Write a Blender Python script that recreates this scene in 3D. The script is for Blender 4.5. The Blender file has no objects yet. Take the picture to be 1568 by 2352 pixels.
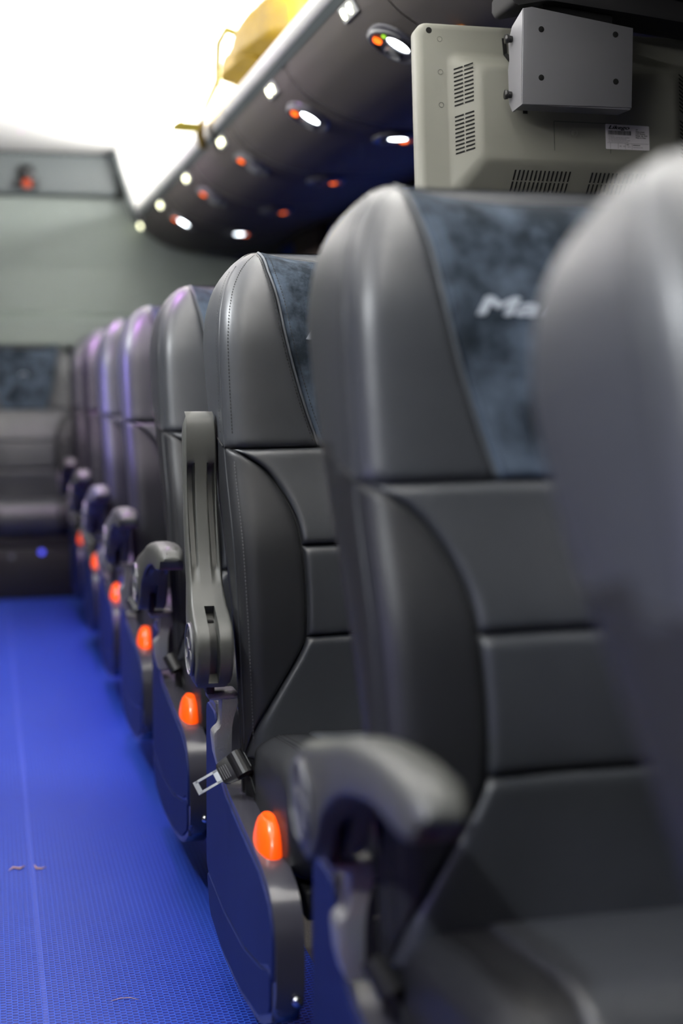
import bpy, bmesh, math, random
from mathutils import Vector, Matrix
random.seed(7)
S = bpy.context.scene
COL = S.collection
PI = math.pi

# ------------------------------------------------------------------ camera
FPX = 3300.0
PHI = math.radians(5.04)
PSI = math.atan(814 * math.cos(PHI) / FPX)
cd = bpy.data.cameras.new('camera')
cam = bpy.data.objects.new('camera', cd); COL.objects.link(cam)
cam.location = (0, 0, .943)
cam.rotation_euler = (PI / 2 - PHI, 0, -PSI)
cd.sensor_fit = 'HORIZONTAL'; cd.sensor_width = 24.0; cd.lens = FPX * 24 / 1568
cd.clip_start = .02; cd.clip_end = 60
cd.dof.use_dof = True; cd.dof.focus_distance = 2.26; cd.dof.aperture_fstop = 2.0
cd.dof.aperture_blades = 0
S.camera = cam

# ------------------------------------------------------------------ world, exposure, big lamps
w = bpy.data.worlds.new('world'); S.world = w; w.use_nodes = True
w.node_tree.nodes['Background'].inputs[0].default_value = (.02, .022, .03, 1)
w.node_tree.nodes['Background'].inputs[1].default_value = .5
S.view_settings.view_transform = 'Standard'; S.view_settings.look = 'None'
S.view_settings.gamma = 1; S.view_settings.use_curve_mapping = False
S.view_settings.exposure = 0.0
S.cycles.use_denoising = True
S.cycles.max_bounces = 6
STRIP_W = 125.0      # watts of each ceiling strip
SPOT_W = 60.0
PURPLE_W = 5.0       # watts of the violet ceiling lamps


def area_lamp(name, loc, rot, sx, sy, power, color, spread=180):
    l = bpy.data.lights.new(name, 'AREA'); l.shape = 'RECTANGLE'; l.size = sx; l.size_y = sy
    l.energy = power; l.color = color; l.spread = math.radians(spread)
    o = bpy.data.objects.new(name, l); COL.objects.link(o); o.location = loc; o.rotation_euler = rot
    return o


# two LED strips lying behind the rack rails, shining up on the white ceiling
area_lamp('led_strip_lamp', (.775, 3.5, 1.80), (0, math.radians(180 - 42), 0), .03, 6.2, STRIP_W, (1, .985, .95))
area_lamp('led_strip_lamp', (-.425, 3.3, 1.80), (0, math.radians(180 + 42), 0), .03, 5.6, STRIP_W * .55, (1, .985, .95))
for yy, k in ((3.60, 1.2), (5.1, 1.6)):
    area_lamp('violet_ceiling_lamp', (.16, yy, 2.035), (0, math.radians(-10), 0), .08, .30, PURPLE_W * k, (.75, .3, 1.0), 110)
# reading lamps of the left hand rack that are switched on
for yy, tx in ((.55, .45), (2.15, .40), (3.8, .35)):
    l = bpy.data.lights.new('left_reading_lamp', 'SPOT'); l.energy = SPOT_W; l.color = (.93, .97, 1.0)
    l.spot_size = math.radians(75); l.spot_blend = .5; l.shadow_soft_size = .03
    o = bpy.data.objects.new('left_reading_lamp', l); COL.objects.link(o); o.location = (-.42, yy, 1.68)
    o.rotation_euler = (Vector((tx, yy + .35, .6)) - o.location).to_track_quat('-Z', 'Y').to_euler()
area_lamp('blue_side_lamp', (-.50, 4.1, 1.15), (0, math.radians(-68), 0), .08, .8, 4.5, (.35, .28, 1.0), 75)  # this lamp and the next are unseen, added to tint the seat sides
area_lamp('blue_side_lamp', (-.50, .9, .80), (0, math.radians(-75), 0), .08, .6, 1.0, (.45, .42, 1.0), 110)

# ------------------------------------------------------------------ materials
MATS = {}


def mat(name, col, rough=.5, metal=0, bump=None, vary=None, emit=None, coat=0, spec=.5, sheen=0, alpha=None, trans=0):
    m = bpy.data.materials.new(name); m.use_nodes = True
    nt = m.node_tree; b = nt.nodes['Principled BSDF']
    b.inputs['Base Color'].default_value = (*col, 1)
    b.inputs['Roughness'].default_value = rough
    b.inputs['Metallic'].default_value = metal
    b.inputs['Specular IOR Level'].default_value = spec
    b.inputs['Coat Weight'].default_value = coat
    b.inputs['Sheen Weight'].default_value = sheen
    if trans:
        b.inputs['Transmission Weight'].default_value = trans
    tc = nt.nodes.new('ShaderNodeTexCoord')
    if bump:
        sc, st, dist = bump
        n = nt.nodes.new('ShaderNodeTexNoise'); n.inputs['Scale'].default_value = sc
        n.inputs['Detail'].default_value = 4
        nt.links.new(tc.outputs['Object'], n.inputs['Vector'])
        bp = nt.nodes.new('ShaderNodeBump'); bp.inputs['Strength'].default_value = st
        bp.inputs['Distance'].default_value = dist
        nt.links.new(n.outputs['Fac'], bp.inputs['Height'])
        nt.links.new(bp.outputs['Normal'], b.inputs['Normal'])
    if vary:
        sc, c2, lo, hi = vary
        n = nt.nodes.new('ShaderNodeTexNoise'); n.inputs['Scale'].default_value = sc
        n.inputs['Detail'].default_value = 5; n.inputs['Roughness'].default_value = .65
        nt.links.new(tc.outputs['Object'], n.inputs['Vector'])
        r = nt.nodes.new('ShaderNodeValToRGB')
        r.color_ramp.elements[0].position = lo; r.color_ramp.elements[0].color = (*col, 1)
        r.color_ramp.elements[1].position = hi; r.color_ramp.elements[1].color = (*c2, 1)
        nt.links.new(n.outputs['Fac'], r.inputs['Fac'])
        nt.links.new(r.outputs['Color'], b.inputs['Base Color'])
    if emit:
        b.inputs['Emission Color'].default_value = (*emit[0], 1)
        b.inputs['Emission Strength'].default_value = emit[1]
    MATS[name] = m
    return m


M_leather = mat('grey_leather', (.038, .041, .048), .42, bump=(900, .25, .0004), vary=(6, (.046, .050, .058), .35, .7), spec=.7)
M_black_leather = mat('black_leather', (.019, .020, .023), .47, bump=(900, .25, .0004), spec=.45)
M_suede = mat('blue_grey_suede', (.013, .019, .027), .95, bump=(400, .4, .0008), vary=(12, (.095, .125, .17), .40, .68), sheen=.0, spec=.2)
M_stitch = mat('black_thread', (.006, .006, .006), .7)
M_stitch_g = mat('grey_thread', (.09, .09, .095), .6)
M_piping = mat('piping_leather', (.085, .095, .11), .5)
M_logo = mat('embroidery_grey', (.38, .42, .48), .6, bump=(1500, .5, .0005))
M_arm = mat('arm_plastic', (.085, .087, .08), .42, bump=(1200, .15, .0003), spec=.5)
M_hub = mat('hub_plastic', (.05, .05, .055), .3, spec=.5)
M_chrome = mat('polished_steel', (.62, .64, .68), .18, metal=1)
M_cast = mat('cast_bracket_metal', (.30, .30, .30), .36, metal=.35, bump=(260, .8, .0016))
M_pod = mat('charcoal_plastic', (.045, .044, .056), .24, bump=(700, .12, .0003), spec=.6)
M_navy = mat('navy_panel', (.006, .014, .10), .62, bump=(700, .1, .0002), vary=(5, (.008, .018, .115), .4, .7), spec=.25)
M_dark = mat('black_plastic', (.012, .012, .013), .5)
M_gloss = mat('glossy_black_plastic', (.015, .015, .016), .36, spec=.6)
M_orange = mat('orange_reflector', (1.0, .09, .004), .25, emit=((1, .085, .003), .75), spec=.6)  # a reflector, no lamp: its shine is painted in as emission
M_redrim = mat('red_lens_base', (.25, .03, .04), .4)
M_web = mat('belt_webbing', (.03, .035, .035), .7, bump=(900, .4, .0006))
M_wall = mat('rear_wall_laminate', (.21, .245, .225), .55, vary=(3, (.225, .26, .24), .4, .7))
M_band = mat('bulkhead_grey', (.095, .112, .115), .5)
M_side = mat('side_wall_fabric', (.05, .045, .045), .8)
M_ceil = mat('ceiling_white', (.80, .79, .77), .6)
M_pink = mat('pink_led', (.9, .35, .9), .5, emit=((1.0, .30, 1.0), .6))
M_rack = mat('rack_lining', (.088, .079, .073), .75, bump=(500, .3, .0006), vary=(5, (.085, .076, .076), .4, .7), spec=.3)
M_rail = mat('rail_enamel', (.80, .80, .79), .28, spec=.5)
M_psu = mat('service_unit_plastic', (.06, .06, .075), .32)
M_bezel = mat('service_unit_bezel', (.15, .155, .165), .3)
M_lens_on = mat('reading_lens_lit', (1, 1, 1), .4, emit=((.86, .95, 1.0), 22))
M_lens_off = mat('reading_lens_dark', (.25, .25, .30), .12)
M_led_or = mat('orange_led', (1, .2, .02), .4, emit=((1, .14, .01), 2.6))
M_led_gr = mat('green_led', (.3, .8, .05), .4, emit=((.45, .9, .05), 1.0))
M_glyph = mat('lit_seat_number', (1, 1, .8), .4, emit=((1.0, 1.0, .66), 7))
M_plate = mat('number_plate_grey', (.40, .41, .42), .35)
M_tv = mat('monitor_plastic', (.245, .245, .212), .5, bump=(1500, .15, .0002), spec=.35)
M_tvline = mat('monitor_seam', (.10, .10, .09), .6)
M_steel = mat('bracket_enamel', (.25, .25, .27), .4, metal=.25, bump=(1500, .2, .0002))
M_hole = mat('hole_black', (.003, .003, .003), .9)
M_label = mat('label_white', (.92, .89, .92), .5)
M_ink = mat('label_ink', (.02, .02, .02), .6)
M_ink2 = mat('label_ink_grey', (.22, .21, .22), .6)
M_yellow = mat('yellow_nylon', (.34, .215, .006), .55, bump=(60, .5, .004), vary=(9, (.24, .145, .005), .45, .75))
M_ystrap = mat('olive_webbing', (.32, .26, .01), .7)
M_greycloth = mat('grey_cloth', (.42, .40, .38), .85, bump=(30, .6, .01))
M_curtain = mat('blue_curtain', (.015, .08, .5), .8, sheen=.3, spec=.2)
M_glass = mat('night_window_glass', (.01, .012, .02), .08, spec=.6)
M_brown = mat('brown_pillar', (.055, .034, .030), .7)
M_orange_patch = mat('orange_patch_tone', (.75, .22, .015), .7)
M_paper = mat('straw_scrap', (.55, .35, .25), .8)
M_carpet = mat('under_seat_floor', (.055, .048, .045), .9, vary=(420, (.28, .24, .2), .56, .8), bump=(300, .5, .002))
M_blue_led = mat('blue_led', (.1, .1, 1), .4, emit=((.1, .12, 1), 1.2))
M_red_glass = mat('camera_lens_red', (.45, .06, .02), .15)


def mat_floor():
    m = bpy.data.materials.new('blue_honeycomb_mat'); m.use_nodes = True
    nt = m.node_tree; b = nt.nodes['Principled BSDF']; L = nt.links
    tc = nt.nodes.new('ShaderNodeTexCoord'); sx = nt.nodes.new('ShaderNodeSeparateXYZ')
    L.new(tc.outputs['Object'], sx.inputs[0])

    def mth(op, a, b_=None, c=None):
        n = nt.nodes.new('ShaderNodeMath'); n.operation = op
        for i, v in enumerate((a, b_, c)):
            if v is None: continue
            if isinstance(v, (int, float)): n.inputs[i].default_value = v
            else: L.new(v, n.inputs[i])
        return n.outputs[0]
    u = mth('DIVIDE', sx.outputs[0], .0088)
    fu = mth('FLOOR', u)
    par = mth('MULTIPLY', mth('MODULO', mth('ADD', fu, 1000), 2), .5)
    v = mth('ADD', mth('DIVIDE', sx.outputs[1], .0098), par)
    du = mth('ABSOLUTE', mth('SUBTRACT', mth('FRACT', u), .5))
    dv = mth('ABSOLUTE', mth('SUBTRACT', mth('FRACT', mth('ADD', v, 1000)), .5))
    # rounded cell: superellipse distance
    d = mth('ADD', mth('POWER', mth('MULTIPLY', du, 2), 9), mth('POWER', mth('MULTIPLY', dv, 2), 2))
    hole = nt.nodes.new('ShaderNodeMapRange'); hole.interpolation_type = 'SMOOTHSTEP'
    hole.inputs[1].default_value = .12; hole.inputs[2].default_value = .60
    L.new(d, hole.inputs[0])
    n = nt.nodes.new('ShaderNodeTexNoise'); n.inputs['Scale'].default_value = 2.2; n.inputs['Detail'].default_value = 4
    L.new(tc.outputs['Object'], n.inputs['Vector'])
    strand = nt.nodes.new('ShaderNodeMix'); strand.data_type = 'RGBA'
    L.new(n.outputs['Fac'], strand.inputs[0])
    strand.inputs[6].default_value = (.016, .072, .50, 1); strand.inputs[7].default_value = (.035, .098, .56, 1)
    mx = nt.nodes.new('ShaderNodeMix'); mx.data_type = 'RGBA'
    L.new(hole.outputs[0], mx.inputs[0])
    mx.inputs[6].default_value = (.004, .014, .20, 1); L.new(strand.outputs[2], mx.inputs[7])
    # welded joint of two mat lengths, one lighter strip
    jt = mth('LESS_THAN', mth('ABSOLUTE', mth('SUBTRACT', sx.outputs[0], .066)), .004)
    mj = nt.nodes.new('ShaderNodeMix'); mj.data_type = 'RGBA'
    L.new(mth('MULTIPLY', jt, .3), mj.inputs[0]); L.new(mx.outputs[2], mj.inputs[6])
    mj.inputs[7].default_value = (.09, .14, .60, 1)
    L.new(mj.outputs[2], b.inputs['Base Color'])
    bp = nt.nodes.new('ShaderNodeBump'); bp.inputs['Strength'].default_value = .8; bp.inputs['Distance'].default_value = .0025
    L.new(hole.outputs[0], bp.inputs['Height']); L.new(bp.outputs['Normal'], b.inputs['Normal'])
    b.inputs['Roughness'].default_value = .42
    b.inputs['Specular IOR Level'].default_value = .28
    return m


M_floor = mat_floor()


# ------------------------------------------------------------------ helpers
def mesh_obj(name, verts, faces, m, parent=None, smooth=True, loc=None):
    me = bpy.data.meshes.new(name); me.from_pydata([tuple(v) for v in verts], [], faces); me.update()
    bm = bmesh.new(); bm.from_mesh(me); bmesh.ops.recalc_face_normals(bm, faces=bm.faces); bm.to_mesh(me); bm.free()
    if smooth:
        for p in me.polygons: p.use_smooth = True
    me.materials.append(m)
    o = bpy.data.objects.new(name, me); COL.objects.link(o)
    if parent: o.parent = parent
    if loc: o.location = loc
    return o


def bm_obj(name, bm, m, parent=None, smooth=False, loc=None, auto=None):
    me = bpy.data.meshes.new(name); bmesh.ops.recalc_face_normals(bm, faces=bm.faces); bm.to_mesh(me); bm.free()
    if smooth:
        for p in me.polygons: p.use_smooth = True
    if auto is not None:
        for p in me.polygons: p.use_smooth = True
        me.set_sharp_from_angle(angle=math.radians(auto))
    me.materials.append(m)
    o = bpy.data.objects.new(name, me); COL.objects.link(o)
    if parent: o.parent = parent
    if loc: o.location = loc
    return o


def add_box(bm, lo, hi, bevel=0, seg=2, M=None):
    r = bmesh.ops.create_cube(bm, size=1)
    vs = r['verts']
    for v in vs:
        v.co = Vector(((v.co.x + .5) * (hi[0] - lo[0]) + lo[0], (v.co.y + .5) * (hi[1] - lo[1]) + lo[1], (v.co.z + .5) * (hi[2] - lo[2]) + lo[2]))
    if bevel:
        es = {e for v in vs for e in v.link_edges}
        r2 = bmesh.ops.bevel(bm, geom=list(es), offset=bevel, segments=seg, profile=.5, affect='EDGES')
        vs = list({v for f in r2['faces'] for v in f.verts} | {v for v in vs if v.is_valid})
    if M is not None:
        for v in vs: v.co = M @ v.co
    return vs


def add_cyl(bm, p0, p1, r0, r1=None, n=20, cap=True):
    r1 = r0 if r1 is None else r1
    p0 = Vector(p0); p1 = Vector(p1); d = (p1 - p0)
    q = d.to_track_quat('Z', 'Y').to_matrix().to_4x4()
    M = Matrix.Translation((p0 + p1) / 2) @ q
    r = bmesh.ops.create_cone(bm, cap_ends=cap, segments=n, radius1=r0, radius2=r1, depth=d.length, matrix=M)
    return r['verts']


def tube(bm, pts, r, n=8, closed=False):
    pts = [Vector(p) for p in pts]; rings = []
    N = len(pts)
    for i, p in enumerate(pts):
        if closed: t = pts[(i + 1) % N] - pts[i - 1]
        else: t = pts[min(i + 1, N - 1)] - pts[max(i - 1, 0)]
        t.normalize()
        a = t.cross(Vector((0, 0, 1)))
        if a.length < .05: a = t.cross(Vector((1, 0, 0)))
        a.normalize(); b = t.cross(a)
        rr = r[i] if isinstance(r, (list, tuple)) else r
        rings.append([bm.verts.new(p + (a * math.cos(2 * PI * k / n) + b * math.sin(2 * PI * k / n)) * rr) for k in range(n)])
    for i in range(N if closed else N - 1):
        A = rings[i]; B = rings[(i + 1) % N]
        for k in range(n):
            bm.faces.new((A[k], A[(k + 1) % n], B[(k + 1) % n], B[k]))
    if not closed:
        bm.faces.new(rings[0]); bm.faces.new(rings[-1])


def prism(bm, poly, axis, a, b, bevel=0, seg=2):
    """extrude a 2D polygon along axis ('X': poly=(y,z), 'Y': poly=(x,z), 'Z': poly=(x,y))"""
    def P(p, t):
        return {'X': (t, p[0], p[1]), 'Y': (p[0], t, p[1]), 'Z': (p[0], p[1], t)}[axis]
    A = [bm.verts.new(P(p, a)) for p in poly]; B = [bm.verts.new(P(p, b)) for p in poly]
    n = len(poly)
    fs = [bm.faces.new(A), bm.faces.new(B[::-1])]
    for i in range(n):
        fs.append(bm.faces.new((A[i], B[i], B[(i + 1) % n], A[(i + 1) % n])))
    if bevel:
        es = list(set(list(fs[0].edges) + list(fs[1].edges)))
        bmesh.ops.bevel(bm, geom=es, offset=bevel, segments=seg, profile=.5, affect='EDGES')
    return fs


def rounded(poly, r, n=4):
    out = []; N = len(poly)
    for i in range(N):
        p = Vector((*poly[i], 0)); a = Vector((*poly[i - 1], 0)) - p; b = Vector((*poly[(i + 1) % N], 0)) - p
        rr = min(r, a.length * .45, b.length * .45)
        p0 = p + a.normalized() * rr; p2 = p + b.normalized() * rr
        for k in range(n + 1):
            t = k / n
            q = p0 * (1 - t) ** 2 + p * 2 * t * (1 - t) + p2 * t * t
            out.append((q.x, q.y))
    return out


def grid(name, rows, m, parent=None, closed=False, cap=False, smooth=True):
    n = len(rows[0]); verts = [v for r in rows for v in r]; faces = []
    for i in range(len(rows) - 1):
        for k in range(n if closed else n - 1):
            a = i * n + k; b = i * n + (k + 1) % n
            faces.append((a, b, b + n, a + n))
    if cap:
        faces.append(tuple(range(n))); faces.append(tuple(len(verts) - n + k for k in range(n)))
    return mesh_obj(name, verts, faces, m, parent, smooth)


def thing(name, label, cat, loc=(0, 0, 0), group=None):
    o = bpy.data.objects.new(name, None); COL.objects.link(o); o.location = loc
    o.empty_display_size = .1
    tag(o, label, cat, group)
    return o


def tag(o, label, cat, group=None):
    o['label'] = label; o['category'] = cat
    if group: o['group'] = group
    return o


def struct(o):
    o['kind'] = 'structure'; return o


def interp(tab, x):
    if x <= tab[0][0]: return tab[0][1]
    for (a, va), (b, vb) in zip(tab, tab[1:]):
        if x <= b:
            t = (x - a) / (b - a); return va + (vb - va) * t
    return tab[-1][1]


def smooth_tab(tab):
    """Catmull-Rom evaluation of a table, returned as a dense table"""
    out = []
    xs = [p[0] for p in tab]; ys = [p[1] for p in tab]
    m = []
    for i in range(len(tab)):
        if i == 0: m.append((ys[1] - ys[0]) / (xs[1] - xs[0]))
        elif i == len(tab) - 1: m.append((ys[-1] - ys[-2]) / (xs[-1] - xs[-2]))
        else:
            d0 = (ys[i] - ys[i - 1]) / (xs[i] - xs[i - 1]); d1 = (ys[i + 1] - ys[i]) / (xs[i + 1] - xs[i])
            m.append(0 if d0 * d1 < 0 else 2 * d0 * d1 / (d0 + d1) if d0 + d1 else 0)
    for i in range(len(tab) - 1):
        h = xs[i + 1] - xs[i]
        for k in range(8):
            t = k / 8
            v = (2 * t ** 3 - 3 * t * t + 1) * ys[i] + (t ** 3 - 2 * t * t + t) * h * m[i] + (-2 * t ** 3 + 3 * t * t) * ys[i + 1] + (t ** 3 - t * t) * h * m[i + 1]
            out.append((xs[i] + h * t, v))
    out.append(tab[-1]); return out


def sstep(a, b, x):
    t = max(0, min(1, (x - a) / (b - a))); return t * t * (3 - 2 * t)


def text_mesh(s, size, shear=0, offset=0):
    c = bpy.data.curves.new('tmp_text', 'FONT'); c.body = s; c.size = size; c.shear = shear
    c.resolution_u = 6; c.extrude = 0; c.space_character = 1.02
    o = bpy.data.objects.new('tmp_text', c); COL.objects.link(o)
    dg = bpy.context.evaluated_depsgraph_get(); dg.update()
    me = bpy.data.meshes.new_from_object(o.evaluated_get(dg))
    bpy.data.objects.remove(o); bpy.data.curves.remove(c)
    if offset:      # bolder strokes: the same outlines laid side by side
        vs = [v.co.copy() for v in me.vertices]; fs = [tuple(p.vertices) for p in me.polygons]; n = len(vs)
        sh = [(-offset, 0), (0, 0), (offset, 0), (0, offset * .6), (0, -offset * .6)]
        me = bpy.data.meshes.new('lettering')
        me.from_pydata([(v.x + dx, v.y + dy, 0) for dx, dy in sh for v in vs], [], [tuple(i + k * n for i in f) for k in range(len(sh)) for f in fs])
    return me


# ------------------------------------------------------------------ bus shell
XR, XL, YF, YB = 1.43, -1.08, -1.3, 7.12
bm = bmesh.new(); add_box(bm, (XL, YF, -.05), (XR, YB, -.004)); struct(bm_obj('floor', bm, M_carpet))
bm = bmesh.new(); add_box(bm, (-.15, YF, -.004), (.50, 6.50, 0.0))
struct(bm_obj('floor_mat', bm, M_floor))


def profile_sheet(name, pts, m, y0, y1, t=.03):
    v = []; f = []
    n = len(pts)
    for y in (y0, y1):
        for p in pts: v.append((p[0], y, p[1]))
    for i in range(n - 1): f.append((i, i + 1, n + i + 1, n + i))
    o = mesh_obj(name, v, f, m)
    return struct(o)


ceil_pts = [(-1.08, 1.80), (-1.02, 1.90), (-.92, 1.97), (-.75, 2.02), (-.45, 2.045), (.80, 2.045), (1.10, 2.02), (1.27, 1.97), (1.37, 1.90), (1.43, 1.80)]
o = profile_sheet('ceiling', ceil_pts, M_ceil, YF, YB)
bm = bmesh.new(); add_box(bm, (XL - .04, YF, -.05), (XL, YB, 1.9)); struct(bm_obj('wall_left', bm, M_side))
bm = bmesh.new(); add_box(bm, (XR, YF, -.05), (XR + .04, YB, 1.9)); struct(bm_obj('wall_right', bm, M_side))
bm = bmesh.new(); add_box(bm, (XL, YF - .04, -.05), (XR, YF, 2.1)); struct(bm_obj('wall_front', bm, M_side))
# rear wall: bulkhead band on top, tall sloping panel, ledge
wp = [(7.16, 0), (7.16, 1.10), (6.99, 1.115), (6.96, 1.125), (6.955, 1.14), (6.97, 1.25), (6.985, 1.265), (7.05, 1.30), (7.085, 1.50), (7.09, 1.80), (7.09, 1.835), (7.2, 1.835), (7.2, 2.1)]
v = []; f = []
for x in (XL, XR):
    for p in wp: v.append((x, p[0], p[1]))
n = len(wp)
for i in range(n - 1): f.append((i, i + 1, n + i + 1, n + i))
struct(mesh_obj('wall_rear', v, f, M_wall, smooth=False))
bm = bmesh.new(); prism(bm, rounded([(7.03, 1.845), (7.02, 2.03), (7.15, 2.06), (7.15, 1.84)], .012), 'X', XL, .62)
struct(bm_obj('trim_1', bm, M_band, auto=40))
# rear end panel above the rack (bright corner) with its dark diagonal edge
def corner_panel():
    pl = [(.605, 2.045), (.64, 1.93), (.675, 1.82), (.715, 1.72), (1.42, 1.72), (1.42, 1.80), (1.37, 1.9), (1.27, 1.97), (1.1, 2.02)]
    bm = bmesh.new(); prism(bm, pl, 'Y', 6.90, 7.08)
    struct(bm_obj('trim_2', bm, M_ceil))
    bm = bmesh.new()
    tube(bm, [(.60, 6.895, 2.04), (.632, 6.895, 1.93), (.667, 6.895, 1.82), (.708, 6.895, 1.70)], .012, 8)
    struct(bm_obj('trim_3', bm, M_band, smooth=True))
corner_panel()

# scattered tiny pink led points
bm = bmesh.new()
for i in range(240):
    y = random.gauss(5.0, .55); x = random.gauss(.27, .09)
    if not (.08 < x < .44 and 3.9 < y < 6.7): continue
    add_box(bm, (x - .003, y - .003, 2.0405), (x + .003, y + .003, 2.0445))
o = tag(bm_obj('ceiling_leds', bm, M_pink), 'scatter of tiny pink light points in the white ceiling', 'lights'); o['kind'] = 'stuff'

# dome camera on the bulkhead
t = thing('dome_camera', 'small black dome camera with a red lens on the rear bulkhead', 'camera', (.20, 7.018, 1.905))
bm = bmesh.new(); bmesh.ops.create_uvsphere(bm, u_segments=24, v_segments=14, radius=.042)
for v_ in bm.verts: v_.co.z += .03
bm_obj('housing', bm, M_gloss, t, smooth=True)
bm = bmesh.new(); add_box(bm, (-.055, -.03, -.045), (.055, .0, .0), .012); bm_obj('base', bm, M_dark, t)
bm = bmesh.new(); bmesh.ops.create_uvsphere(bm, u_segments=20, v_segments=12, radius=.024)
for v_ in bm.verts: v_.co += Vector((0, -.03, -.022))
bm_obj('lens', bm, M_red_glass, t, smooth=True)
bm = bmesh.new(); bmesh.ops.create_uvsphere(bm, u_segments=12, v_segments=8, radius=.012)
for v_ in bm.verts: v_.co += Vector((.03, -.035, .01))
bm_obj('indicator', bm, M_bezel, t, smooth=True)

# side windows with curtains and pillars (right side)
def window(n, y0, y1):
    bm = bmesh.new(); add_box(bm, (XR - .006, y0, .80), (XR, y1, 1.62)); o = struct(bm_obj('window_%d' % n, bm, M_glass))
    bm = bmesh.new()
    for a, b, c, d in ((y0 - .02, y1 + .02, .78, .80), (y0 - .02, y1 + .02, 1.60, 1.62), (y0 - .02, y0, .78, 1.62), (y1, y1 + .02, .78, 1.62)):
        add_box(bm, (XR - .015, a, c), (XR, b, d))
    bm_obj('window_frame', bm, M_dark, o)
window(1, .2, 1.9); window(2, 2.1, 3.9); window(3, 4.1, 5.95)
def pillar(y0, y1, nm):
    bm = bmesh.new(); add_box(bm, (XR - .05, y0, .0), (XR, y1, 1.64), .008); struct(bm_obj(nm, bm, M_brown, auto=40))
pillar(6.02, 6.55, 'trim_4')
def curtain(y0, y1, folds, label):
    rows = []
    for z in (.72, .9, 1.1, 1.3, 1.5, 1.60):
        r = []
        for k in range(folds * 8 + 1):
            t = k / (folds * 8)
            r.append(Vector((XR - .035 + .016 * math.sin(t * folds * 2 * PI + z), y0 + (y1 - y0) * t, z)))
        rows.append(r)
    o = grid('curtain', rows, M_curtain)
    sm = o.modifiers.new('thickness', 'SOLIDIFY'); sm.thickness = .002
    tag(o, label, 'curtain', 'blue window curtains')
curtain(3.05, 5.9, 16, 'blue gathered curtain over the side window before the brown pillar')
curtain(6.62, 6.88, 3, 'narrow blue curtain between the brown pillar and the rear wall')

# ------------------------------------------------------------------ luggage rack
RC = smooth_tab([(.722, 1.737), (.75, 1.690), (.80, 1.645), (.90, 1.600), (1.0, 1.585), (1.15, 1.588), (1.30, 1.61), (1.425, 1.63)])
RY1 = 7.06
rack = thing('luggage_rack', 'overhead luggage rack with dark lined underside and pale edge rail', 'luggage rack', (.72, 3.0, 1.70))
OFF = Vector((-.72, -3.0, -1.70))
seams = [YF + .02, -.55, .27, 1.09, 1.91, 2.73, 3.56, 4.38, 5.20, 6.02, 6.84, RY1]
for a, b in zip(seams, seams[1:]):
    a += .003; b -= .003
    rows = []
    for k in range(17):
        y = a + (b - a) * k / 16
        e = min(y - a, b - y); lift = .005 * math.exp(-e / .006)
        lift = lift
        rows.append([Vector((X, y, Z + lift)) + OFF for X, Z in RC])
    grid('underside_panel', rows, M_rack, rack)
# shelf board closing the rack from above
bm = bmesh.new(); prism(bm, [(.725, 1.752), (.735, 1.74), (.80, 1.695), (1.425, 1.68), (1.425, 1.70), (.80, 1.712)], 'Y', YF + .02, RY1)
for v_ in bm.verts: v_.co += OFF
bm_obj('shelf', bm, M_ceil, rack, auto=40)
# edge rail: round tube and the grey strip under it
bm = bmesh.new()
prism(bm, [(.716 + .0235 * math.cos(a * PI / 12), 1.762 + .0235 * math.sin(a * PI / 12)) for a in range(24)], 'Y', YF + .02, RY1)
for v_ in bm.verts: v_.co += OFF
bm_obj('rail', bm, M_rail, rack, auto=40)
for y in (2.62, 4.3, 5.98):
    bm = bmesh.new(); rr = .0242
    prism(bm, [(.716 + rr * math.cos(a * PI / 12), 1.762 + rr * math.sin(a * PI / 12)) for a in range(24)], 'Y', y, y + .006)
    for v_ in bm.verts: v_.co += OFF
    bm_obj('rail_joint', bm, M_band, rack)
bm = bmesh.new()
prism(bm, [(.708, 1.742), (.726, 1.727), (.731, 1.733), (.714, 1.75)], 'Y', YF + .02, RY1)
for v_ in bm.verts: v_.co += OFF
bm_obj('edge_strip', bm, M_band, rack)


def rack_frame(X):
    """origin on the underside at X with tangent directions"""
    Z = interp(RC, X); dz = (interp(RC, X + .01) - interp(RC, X - .01)) / .02
    tx = Vector((1, 0, dz)).normalized(); n = Vector((dz, 0, -1)).normalized()
    return Z, tx, n


ORD = ['nearest the camera', 'second along from the monitor', 'third along from the monitor', 'fourth along from the monitor', 'fifth along', 'last before the rear wall']
# lit seat number plates on the rack edge
GL = [(-.5, -.5), (-.1, -.62), (.12, -.25), (.5, -.2), (.62, .2), (.4, .62), (-.3, .68), (-.62, .3)]
for k in range(6):
    y = 2.93 + .82 * k
    X = .7375; Z, tx, n = rack_frame(X)
    c = Vector((X, y, Z)) + n * .003
    t = thing('seat_number_plate', 'small plate with two glowing seat numbers on the rack edge, ' + ORD[k], 'sign', c, 'lit seat number plates on the rack edge')
    M = Matrix((tx, Vector((0, 1, 0)), n)).transposed().to_4x4()
    bm = bmesh.new(); add_box(bm, (-.017, -.055, -.003), (.017, .055, .003), .002, 1, M); bm_obj('plate', bm, M_plate, t)
    for s in (-1, 1):
        bm = bmesh.new()
        pts = [M @ Vector((p[0] * .0185, s * .0245 + p[1] * .024, .0036)) for p in rounded(GL, .25, 3)]
        vs = [bm.verts.new(p) for p in pts] + [bm.verts.new(p + (M.to_3x3() @ Vector((0, 0, .0012)))) for p in pts]
        N = len(pts)
        bm.faces.new(vs[:N]); bm.faces.new(vs[N:])
        for i in range(N): bm.faces.new((vs[i], vs[(i + 1) % N], vs[N + (i + 1) % N], vs[N + i]))
        bm_obj('lit_number', bm, M_glyph, t)


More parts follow.
